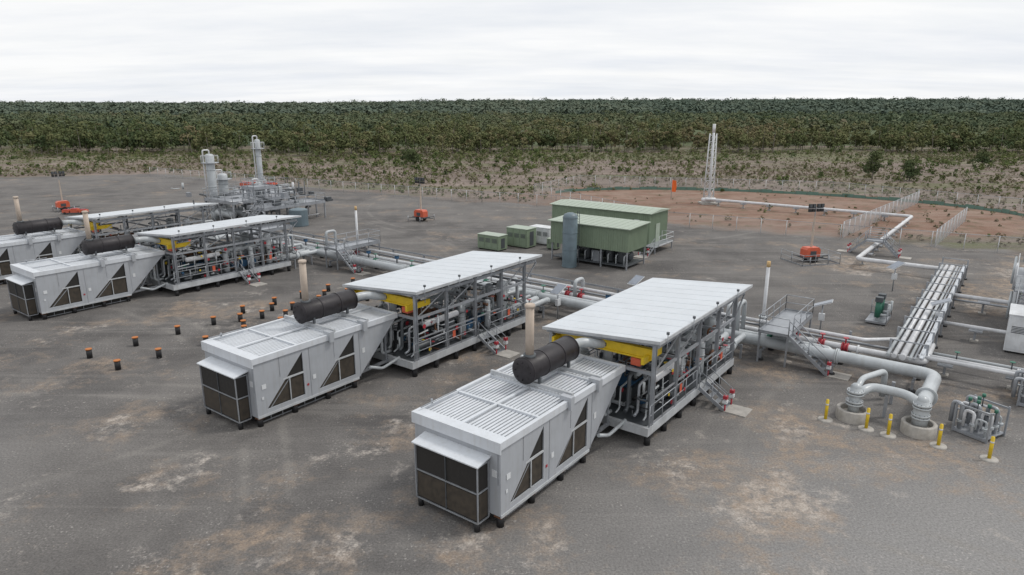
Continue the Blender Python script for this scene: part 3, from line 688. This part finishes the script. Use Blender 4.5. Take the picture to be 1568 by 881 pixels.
for (a,b_) in((18.8,-8.8),(19.0,-11.8)):
    Q=Asm('concrete_valve_pit'); p=Q.part('ring')
    p.lathe((0,0,0),(0,0,1),[(0,.80),(.55,.80),(.58,.77),(.58,.62),(.55,.6),(.3,.6)],M['conc'],28); p.cyl((0,0,.28),(0,0,.3),.62,M['conc'],24)
    p=Q.part('riser'); p.cyl((0,0,.25),(0,0,1.75),.27,M['pipe'],18)
    for z in(.8,.95,1.35,1.5): p.cyl((0,0,z),(0,0,z+.1),.42,M['pipe'],18)
    for z in(.78,.92,1.33,1.47):
        for k in range(12):
            t=k*math.pi/6; p.cyl((.37*math.cos(t),.37*math.sin(t),z),(.37*math.cos(t),.37*math.sin(t),z+.15),.022,M['steel'],5)
    p.lathe((0,0,1.75),(0,0,3),[(0,.27),(.1,.25),(.2,.16),(.24,.01)],M['pipe'],18)
    Q.place(W(a,b_),PR)
Q=Asm('connecting_pipe'); p=Q.part('pipe')
p.pipe([(18.9,-8.9,1.35),(19.9,-9.3,1.55),(19.9,-11.0,1.55),(19.1,-11.7,1.5)],.24,M['pipe'],14)
p.pipe([(18.9,-8.8,1.55),(20.5,-8.8,1.7),(22.4,-9.6,1.7),(22.4,-9.6,.2)],.16,M['pipe'],12)
p.cyl((20.6,-11.8,1.35),(20.75,-11.8,1.35),.52,M['pipe'],18)
for s_ in(19.9,22.0): p.box(s_-.08,-10.2,0,s_+.08,-10.04,1.3,M['galv'])
Q.place(W(0,0),PR)
Q=Asm('valve_skid'); p=Q.part('frame')
for a in(-.8,.8):
    for b_ in(-.8,.8): p.box(a-.04,b_-.04,0,a+.04,b_+.04,1.6,M['galv'])
    p.beam((a,-.8,.1),(a,.8,.1),.1,.12,M['galv']); p.beam((a,-.8,1.5),(a,.8,1.5),.07,.08,M['galv'])
p.box(-.8,-.8,.16,.8,.8,.2,M['galv'])
p=Q.part('piping'); rr=random.Random(5)
for k in range(12):
    x_=-.65+.43*(k%4); y_=-.6+.6*(k//4)
    p.pipe([(x_,y_,.2),(x_,y_,1.0+.25*(k%3)),(x_+.01,y_+.45,1.0+.25*(k%3)),(x_,y_+.45,.4)],(.05,.08,.1)[k%3],M[('pipe','pipew','galv')[k%3]],8)
    p.cyl((x_,y_,.55),(x_,y_,.6),.15,M['pipe'],10); p.cyl((x_,y_,.62),(x_,y_,.67),.15,M['pipe'],10)
for k in range(7): 
    a=Vector((rr.uniform(-.6,.6),rr.uniform(-.6,.6),rr.uniform(1.2,1.8))); p.cyl(a-Vector((0,0,.5)),a,.03,M['steel'],6); p.cyl(a,a+Vector((0,0,.16)),.09,M['dgreen'],10)
Q.place((23.4,31.2,0),.5); Q.place((28.8,34.6,0),PR)
Q2=Asm('pump_skid'); p=Q2.part('frame'); p.box(-1.1,-.7,.1,1.1,.7,.25,M['galv'])
p=Q2.part('motors')
for a in(-.6,.5): p.cyl((a,0,.5),(a,0,1.7),.22,M['dgreen'],14); p.box(a-.25,-.25,1.7,a+.25,.25,2.05,M['steel']); p.pipe([(a,0,.7),(a,-.7,.7),(a,-.7,1.6)],.1,M['pipe'])
p.cyl((-.6,0,.3),(.5,0,.3),.12,M['pipe'],10); p.box(.75,-.4,.25,1.0,.4,1.3,M['galv'])
p.rail([(-1.1,-.7,.25),(1.1,-.7,.25),(1.1,.7,.25)],M['galv'])
Q2.place(W(38,-6.8),PR)
Bo=Asm('yellow_bollard'); p=Bo.part('post'); p.cyl((0,0,.05),(0,0,1.12),.08,M['yellow'],14); p.lathe((0,0,1.12),(0,0,2),[(0,.08),(.04,.06),(.06,.005)],M['yellow'],14); p.cyl((0,0,.85),(0,0,.93),.083,M['white'],14)
p.lathe((0,0,0),(0,0,1),[(0,.38),(.05,.37),(.07,.31),(.07,.05)],M['conc'],20)
for a,b_ in((16.4,32.7),(18.0,31.65),(18.75,30.96),(20.6,29.87),(22.2,28.6)): Bo.place((a,b_,0))
So=Asm('solar_panel_post'); p=So.part('post'); p.cyl((0,0,0),(0,0,2.3),.05,M['galv'],8)
p=So.part('panel'); p.beam((-.6,0,2.1),(.6,0,2.6),.8,.05,M['white']); p.beam((-.56,0,2.165),(.56,0,2.63),.74,.02,M['solar']); p.box(-.2,-.12,1.1,.2,.12,1.6,M['white'])
for a,b_,r_ in((9.9,52.8,.8),(22.0,46.3,-.5),(30.5,46.6,-.4),(33.5,58,.3),(3.5,50,.9)): So.place((a,b_,0),r_)
# ---------------------------------------------------------------- green buildings
G=Asm('green_shed'); p=G.part('walls')
Lx,Ly=4.6,13.0
p.box(0,0,.6,Lx,Ly,4.15,M['green'])
yy=.1
while yy<Ly: p.box(-.035,yy,.62,0,yy+.1,4.12,M['green']); p.box(Lx,yy,.62,Lx+.035,yy+.1,4.12,M['green']); yy+=.26
xx=.1
while xx<Lx: p.box(xx,-.035,.62,xx+.1,0,4.12,M['green']); p.box(xx,Ly,.62,xx+.1,Ly+.035,4.12,M['green']); xx+=.26
p=G.part('roof'); p.prism([(-.25,4.15),(Lx+.25,4.15),(Lx+.25,4.2),(Lx/2,4.45),(-.25,4.2)],-.25,Ly+.25,M['greenr'])
yy=0
while yy<Ly: p.beam((-.25,yy,4.21),(Lx/2,yy,4.46),.05,.03,M['greenr']); yy+=.75
p=G.part('doors'); p.box(1.6,-.07,.75,2.6,-.036,2.85,M['greenr']); p.box(-.07,1.0,.75,-.036,2.0,2.85,M['greenr']); p.box(-.09,3.6,2.4,-.036,4.3,3.0,M['steel']); p.box(-.25,1.2,3.0,-.036,1.8,3.4,M['white'])
p=G.part('base'); p.box(-.02,-.02,.42,Lx+.02,Ly+.02,.6,M['steel'])
for yy in(.3,3.4,6.5,9.6,12.7):
    for xx in(.3,Lx-.3): p.box(xx-.12,yy-.12,0,xx+.12,yy+.12,.42,M['black'])
p=G.part('landing'); p.box(-1.4,-1.5,.72,3.2,-.05,.78,M['galv']); p.rail([(-.5,-1.5,.78),(3.2,-1.5,.78),(3.2,-.1,.78)],M['white'])
p.stairs((-1.4,-.8,.76),(-1,0),1.5,1.1)
for xx in(-1.3,3.1): p.box(xx-.05,-1.45,0,xx+.05,-1.35,.72,M['galv'])
G.place(W(51,18.6),PR)
E=Asm('equipment_shelter'); p=E.part('cladding'); Lx,Ly=4.0,9.0
p.box(0,0,1.85,.06,Ly,4.15,M['green']); p.box(.06,0,1.85,Lx,.06,4.15,M['green']); p.box(Lx,0,1.2,Lx+.06,Ly,4.15,M['green'])
yy=.08
while yy<Ly: p.box(-.035,yy,1.87,0,yy+.1,4.13,M['green']); yy+=.26
xx=.1
while xx<Lx: p.box(xx,-.035,1.87,xx+.1,0,4.13,M['green']); xx+=.26
p=E.part('roof'); p.prism([(-.3,4.15),(Lx+.3,4.3),(Lx+.3,4.38),(-.3,4.23)],-.3,Ly+.3,M['greenr'])
yy=0
while yy<Ly: p.beam((-.3,yy,4.235),(Lx+.3,yy,4.385),.05,.03,M['greenr']); yy+=.75
p=E.part('frame')
for yy in(.1,3,6,8.9):
    for xx in(.12,Lx-.1): p.box(xx-.06,yy-.06,0,xx+.06,yy+.06,4.14,M['galv'])
p.box(.2,.2,.3,Lx-.1,Ly-.1,.4,M['steel'])
p=E.part('equipment')
for yy in(1.3,2.6,5.2,6.6): p.vessel((1.3,yy,.4),(1.3,yy,2.2),.42,M['steel'])
p.vessel((2.4,.6,1.0),(2.4,8.2,1.0),.5,M['steel']); p.box(.6,3.5,.4,1.5,4.4,1.5,M['galv'])
for k in range(9): p.pipe([(.5,.6+k*.9,.45),(.5,.6+k*.9,1.3),(1.6,.6+k*.9,1.5)],.06,M['pipe'],8)
E.place(W(40.9,16.0),PR)
T_=Asm('vertical_storage_tank'); p=T_.part('shell'); p.lathe((0,0,0),(0,0,9),[(0,.74),(5.1,.74),(5.35,.62),(5.5,.3),(5.53,.01)],M['blue'],28)
for z in(.05,1.8,3.5,5.0): p.lathe((0,0,z),(0,0,z+1),[(0,.74),(0,.77),(.06,.77),(.06,.74)],M['blue'],28)
p=T_.part('ladder')
for a in(-.2,.2): p.box(a-.02,-.95,0,a+.02,-.9,5.6,M['steel'])
for k in range(18): p.box(-.2,-.94,.3+k*.3,.2,-.91,.33+k*.3,M['steel'])
T_.place(W(39.2,21.6),2.0)
def cabinet(name,mt,L,D,h,loc):
    C=Asm(name); p=C.part('body'); p.box(0,0,.15,D,L,h,mt); p.box(-.05,-.05,h,D+.05,L+.05,h+.06,M['greenr'] if mt is M['green'] else M['white'])
    p=C.part('doors')
    for k in range(3): 
        y0=.1+k*(L-.2)/3; p.box(-.03,y0+.03,.3,0,y0+(L-.2)/3-.03,h-.12,mt)
        for j in range(5): p.box(-.045,y0+.12,h*.55+j*.1,-.031,y0+(L-.2)/3-.12,h*.55+j*.1+.05,M['steel'])
    p.box(D*.3,-.03,.3,D*.7,0,h-.3,M['steel'])
    p=C.part('feet'); p.box(.05,.1,0,D-.05,.3,.15,M['black']); p.box(.05,L-.3,0,D-.05,L-.1,.15,M['black'])
    C.place(loc,PR)
cabinet('green_transformer_kiosk',M['green'],3.0,1.6,1.7,(-1.5,74.5,0))
cabinet('green_transformer_kiosk',M['green'],2.9,1.8,2.2,(1.7,76,0))
cabinet('diesel_generator',M['white'],2.8,1.5,2.0,(4.3,77.8,0))
cabinet('green_transformer_kiosk',M['green'],1.2,1.0,1.2,(4.9,75.3,0))
# ---------------------------------------------------------------- flare stack
Fl=Asm('flare_stack'); p=Fl.part('riser'); p.cyl((0,0,0),(0,0,11.5),.20,M['pipew'],12); p.cyl((0,0,11.5),(0,0,12.8),.24,M['pipew'],14)
p=Fl.part('lattice_tower')
for k in range(3):
    a=k*2*math.pi/3+.4; p.cyl((.95*math.cos(a),.95*math.sin(a),0),(.6*math.cos(a),.6*math.sin(a),11.3),.10,M['white'],8)
    a2=a+2*math.pi/3
    for j in range(9):
        f0=1-j/9*.36; f1=1-(j+1)/9*.36; z0,z1=j*11.3/9,(j+1)*11.3/9
        q0=(.95*f0*math.cos(a),.95*f0*math.sin(a),z0); q1=(.95*f1*math.cos(a2),.95*f1*math.sin(a2),z1); q2=(.95*f0*math.cos(a2),.95*f0*math.sin(a2),z0)
        p.cyl(q0,q1,.035,M['white'],5); p.cyl(q0,q2,.035,M['white'],5)
p=Fl.part('base'); p.box(-1.4,-1.4,0,1.4,1.4,.25,M['conc']); p.vessel((-1.5,-.9,.8),(.9,-.9,.8),.35,M['pipew'])
Fl.place((32.4,112.3,0))
Wb=Asm('orange_banner'); p=Wb.part('pole'); p.cyl((0,0,0),(0,0,3.4),.04,M['galv'],8); p=Wb.part('flag'); p.add([(0.03,0,1.3),(.75,.1,1.2),(.85,.05,2.2),(.7,-.05,3.2),(0.03,0,3.3)],[(0,1,2,3,4)],paint('banner_orange',(.85,.16,.03),.7))
Wb.place((27.5,118,0))
# ---------------------------------------------------------------- light tower
L_=Asm('mobile_light_tower'); p=L_.part('trailer')
p.box(-1.1,-.6,.45,1.1,.6,.6,M['steel']); p.box(-.9,-.5,.6,.8,.5,1.35,M['lred']); p.prism([(-.85,1.35),(.75,1.35),(.6,1.55),(-.7,1.55)],-.48,.48,M['lred'])
p.box(-.4,-.52,.75,.3,-.501,1.2,M['steel'])
p.cyl((0,-.8,.35),(0,-.6,.35),.35,M['rubber'],16); p.cyl((0,.6,.35),(0,.8,.35),.35,M['rubber'],16); p.box(1.1,-.05,.45,2.2,.05,.55,M['steel'])
for a in(-1,1):
    for b_ in(-1,1): p.beam((a*.9,b_*.5,.5),(a*1.1,b_*1.5,.5),.08,.08,M['steel']); p.cyl((a*1.1,b_*1.5,0),(a*1.1,b_*1.5,.8),.05,M['galv'],6)
p=L_.part('mast'); p.box(-.08,-.08,1.3,.08,.08,3.4,M['tan']); p.box(-.055,-.055,3.4,.055,.055,4.8,M['tan']); p.box(-.035,-.035,4.8,.035,.035,5.8,M['galv'])
p.box(-.9,-.04,5.6,.9,.04,5.68,M['steel'])
for a in(-.7,-.28,.28,.7):
    p.prism([(a-.17,5.7),(a+.17,5.7),(a+.17,6.05),(a-.17,6.05)],-.18,.02,M['black']); p.box(a-.14,-.19,5.73,a+.14,-.181,6.02,M['glass'])
    p.box(a-.17,-.16,5.25,a+.17,.02,5.55,M['black'])
L_.place((31.2,69.8,0),.25); L_.place((-12.8,95.5,0),-.6); L_.place((-69,104.6,0),.8)
Bc=Asm('temporary_barrier'); p=Bc.part('frame'); p.rail([(-2.2,-1.8,0),(2.2,-1.8,0),(2.2,1.8,0)],M['galv']); p.rail([(-2.2,-1.8,0),(-2.2,1.8,0)],M['galv'])
Bc.place((31.2,69.8,0),.25)
# ---------------------------------------------------------------- fences
def fence(name,pts,h,mesh,step=3.0,r=.03):
    Fn=Asm(name); p=Fn.part('posts'); q=Fn.part('mesh')
    for a,b_ in zip(pts[:-1],pts[1:]):
        a=Vector((*a,0));b_=Vector((*b_,0)); L=(b_-a).length; k=max(1,round(L/step))
        for i in range(k+1):
            c=a.lerp(b_,i/k); p.cyl(c,c+Vector((0,0,h)),r,M['pipew'],5)
        p.cyl(a+Vector((0,0,h*.98)),b_+Vector((0,0,h*.98)),r*.6,M['galv'],4)
        q.add([a+Vector((0,0,.05)),b_+Vector((0,0,.05)),b_+Vector((0,0,h)),a+Vector((0,0,h))],[(0,1,2,3)],mesh)
    Fn.place((0,0,0))
fence('chain_link_fence',[(-83,158),(-45,136),(-5,113.5),(7,108.5),(21,91.5),(37,83),(56.5,72.5),(88,51)],1.9,M['chain'],3,.045)
fence('chain_link_fence',[(21,91.5),(4,124),(14,140),(60,128),(82,100),(72,72)],1.9,M['chain'],3,.045)
fence('mesh_panel_fence',[(40.5,82.4),(67,112.5)],2.1,M['chain2'],2.4,.06)
fence('mesh_panel_fence',[(48.8,77.3),(63.2,94.4)],2.1,M['chain2'],2.4,.06)
sf=MB(); n=60
for i in range(n):
    t0=-.25+i/n*3.2; t1=-.25+(i+1)/n*3.2
    def ep(t,z): u=EL*1.06*math.cos(t);v=EW*1.06*math.sin(t); return (EC[0]+u*EA[0]-v*EA[1],EC[1]+u*EA[1]+v*EA[0],z)
    hh=.5+.12*math.sin(i*1.7)
    sf.add([ep(t0,0),ep(t1,0),ep(t1,hh),ep(t0,hh)],[(0,1,2,3)],M['silt'])
    a=ep(t0,0); sf.cyl(a,(a[0],a[1],.8),.03,M['bark'],4)
o=bpy.data.objects.new('silt_fence',sf.mesh('silt_fence')); COL.objects.link(o)
# ---------------------------------------------------------------- left process plant
D_=Asm('gas_dehydration_plant'); p=D_.part('columns')
def column(s_,w_,h,r,mt='pipew'):
    p.vessel((s_,w_,.8),(s_,w_,h),r,M[mt],20); p.cyl((s_,w_,0),(s_,w_,1.1),r*1.05,M[mt],20)
    for z in(2.5,h*.5,h*.75): p.cyl((s_,w_,z),(s_,w_,z+.1),r*1.12,M[mt],20)
    p.pipe([(s_,w_,h-.1),(s_,w_,h+.5),(s_-r-.35,w_,h+.5),(s_-r-.35,w_,1)],.1,M['pipew'],8)
    p.lathe((s_,w_,h*.86),(s_,w_,99),[(0,r),(0,r+.6),(.05,r+.6),(.05,r)],M['galv'],16)
    for k in range(8):
        a=k*math.pi/4; x_,y_=s_+(r+.58)*math.cos(a),w_+(r+.58)*math.sin(a); a2=a+math.pi/4
        p.cyl((x_,y_,h*.86),(x_,y_,h*.86+1),.025,M['white'],4)
        p.cyl((x_,y_,h*.86+1),(s_+(r+.58)*math.cos(a2),w_+(r+.58)*math.sin(a2),h*.86+1),.025,M['white'],4)
column(34,78,9.2,.6,'pipe'); column(45,83,10.6,.42,'pipe'); column(36.5,79.5,6.2,.7,'pipe'); column(39,74.5,5.0,.6,'pipe')
p=D_.part('structure')
def deck(s0,w0,s1,w1,z):
    p.box(s0,w0,z,s1,w1,z+.08,M['galv']); p.rail([(s0,w0,z+.08),(s1,w0,z+.08),(s1,w1,z+.08),(s0,w1,z+.08),(s0,w0,z+.08)],M['galv'],1.1,1.6,.035)
    for a in(s0+.1,(s0+s1)/2,s1-.1):
        for b_ in(w0+.1,(w0+w1)/2,w1-.1): p.box(a-.08,b_-.08,0,a+.08,b_+.08,z,M['galv'])
    p.beam((s0,w0,z-.1),(s1,w0,z-.1),.1,.2,M['galv']); p.beam((s0,w0,z-.1),(s0,w1,z-.1),.1,.2,M['galv'])
    for k in range(3): p.beam((s0+.05,w0+(w1-w0)*k/3,.2),(s0+.05,w0+(w1-w0)*(k+1)/3,z-.2),.07,.07,M['galv'])
deck(32,70,41,77,3.1); deck(34,66,44,70,2.4); deck(40.5,77,47,86,2.6); deck(36,71,39.5,74,4.6)
p.stairs((34,67,2.4),(-1,0),2.8,1.0)
p=D_.part('equipment'); rr=random.Random(11)
for k in range(5): p.vessel((33+k*1.7,71.5,1.3),(33+k*1.7,75.8,1.3),.5,M['pipe'])
for k in range(90):
    a=Vector((rr.uniform(32,46),rr.uniform(66,85),rr.uniform(.4,4.2))); pts=[a]; ax=rr.choice([0,1,2])
    for j in range(2):
        q=pts[-1].copy(); q[ax]+=rr.choice([-1,1])*rr.uniform(.6,2.4); q.z=min(max(q.z,.3),5); q.x=min(max(q.x,32),47); q.y=min(max(q.y,66),86)
        if (q-pts[-1]).length>.3: pts.append(q)
        ax=(ax+1)%3
    if len(pts)>1: p.pipe(pts,rr.choice([.05,.07,.1,.16]),rr.choice([M['pipe'],M['pipew'],M['galv'],M['steel']]),7)
for k in range(34):
    a=Vector((rr.uniform(32,46),rr.uniform(66,85),rr.uniform(.3,3.4))); p.box(a.x,a.y,a.z,a.x+rr.uniform(.3,1),a.y+rr.uniform(.3,1),a.z+rr.uniform(.3,.9),rr.choice([M['galv'],M['steel'],M['steel'],M['pipe']]))
D_.place(W(0,0),PR)
K=Asm('corrugated_water_tank'); p=K.part('tank'); pr=[(0,1.2)]
for k in range(22): pr.append((k*.1+.02,1.2 if k%2 else 1.235))
pr+=[(2.2,1.22),(2.28,1.0),(2.45,.1),(2.46,.01)]
p.lathe((0,0,0),(0,0,9),pr,M['blue'],32); K.place((-28.8,91.5,0))
Rd=Asm('red_skid_trailer'); p=Rd.part('body')
for k in range(3): p.box(k*2.4,0,.5,k*2.4+2.0,1.6,1.3+.3*(k%2),M['lred']); p.box(k*2.4+.2,.2,1.3+.3*(k%2),k*2.4+1.6,1.3,1.45+.3*(k%2),M['red'])
p.box(-.3,-.1,.3,7.2,1.7,.5,M['steel'])
for a in(.8,5.6): p.cyl((a,-.2,.35),(a,0,.35),.35,M['rubber'],14); p.cyl((a,1.6,.35),(a,1.8,.35),.35,M['rubber'],14)
Rd.place((-52,131,0),-.1); Rd.place((-67,101,0),.1,.5)
# ---------------------------------------------------------------- right hand separator
Z_=Asm('separator_vessel_skid'); p=Z_.part('vessels')
p.vessel((47.2,-15.9,1.0),(47.2,-15.9,7.6),.75,M['greenr'],24); p.cyl((47.2,-15.9,0),(47.2,-15.9,1.3),.8,M['pipew'],20)
p.vessel((41.5,-16.0,1.0),(41.5,-16.0,6.2),.8,M['pipew'],24); p.vessel((44,-17.4,1.0),(44,-17.4,5.5),.7,M['pipew'],20)
p=Z_.part('platform'); p.box(40,-18,3.2,49,-14.7,3.28,M['galv']); p.rail([(40,-18,3.28),(40,-14.7,3.28),(49,-14.7,3.28)],M['white'])
p.stairs((40.0,-15.4,3.2),(-1,0),2.6,.9)
for a in(40.1,43,46,48.9):
    for b_ in(-14.8,-17.9): p.box(a-.08,b_-.08,0,a+.08,b_+.08,3.2,M['white'])
p=Z_.part('pipework'); rr=random.Random(4)
for k in range(34):
    a=Vector((rr.uniform(40,49),rr.uniform(-18,-14.4),rr.uniform(.5,4))); p.pipe([a,a+Vector((0,0,rr.uniform(.6,1.8))),a+Vector((rr.uniform(.8,2),0,1.8))],rr.choice([.06,.1,.16]),rr.choice([M['pipe'],M['pipew']]),8)
Z_.place(W(0,0),PR)
cabinet('white_control_kiosk',M['white'],3.5,3.0,2.6,W(35.6,-18.2))
# ---------------------------------------------------------------- world, sun, camera
w=bpy.data.worlds.new('World'); S.world=w; w.use_nodes=True; nt=w.node_tree; bg=nt.nodes['Background']
sky=nt.nodes.new('ShaderNodeTexSky'); sky.sky_type='NISHITA'; sky.sun_disc=False
EL_,AZ=math.radians(55),math.radians(80)
sky.sun_elevation=EL_; sky.sun_rotation=AZ
tcg=nt.nodes.new('ShaderNodeTexCoord').outputs['Generated']
sp=nt.nodes.new('ShaderNodeSeparateXYZ'); nt.links.new(tcg,sp.inputs[0])
zz=mth(nt,'ADD',mth(nt,'MAXIMUM',sp.outputs['Z'],0.0),.10)
cb=nt.nodes.new('ShaderNodeCombineXYZ'); nt.links.new(mth(nt,'DIVIDE',sp.outputs['X'],zz),cb.inputs[0]); nt.links.new(mth(nt,'DIVIDE',sp.outputs['Y'],zz),cb.inputs[1])
nz=noise(nt,mapping(nt,cb.outputs[0],.1,(.5,1.1,1)),.6,8,.6)
cl=mix(nt,ramp(nt,nz,.36,.60),(8.2,8.5,9.0),(9.8,9.85,9.9))
nz2=noise(nt,cb.outputs[0],.9,6,.6)
fac=ramp(nt,nz2,.3,.6,.94,1.0)
fin=mix(nt,fac,sky.outputs[0],cl)
nt.links.new(fin,bg.inputs['Color']); bg.inputs['Strength'].default_value=.1
sl=bpy.data.lights.new('sun','SUN'); sl.energy=1.5; sl.angle=math.radians(10); sl.color=(1,.96,.9)
so=bpy.data.objects.new('sun',sl); COL.objects.link(so)
dirv=Vector((math.sin(AZ)*math.cos(EL_),math.cos(AZ)*math.cos(EL_),math.sin(EL_)))
so.rotation_euler=dirv.to_track_quat('Z','Y').to_euler()
cam=bpy.data.cameras.new('camera'); cam.lens=24.0; cam.sensor_width=36; cam.clip_end=12000; cam.clip_start=.1
co=bpy.data.objects.new('camera',cam); COL.objects.link(co); co.location=(0,0,16); co.rotation_euler=(math.radians(90-15.1),0,0)
S.camera=co
S.view_settings.view_transform='Standard'; S.view_settings.look='None'; S.view_settings.exposure=0
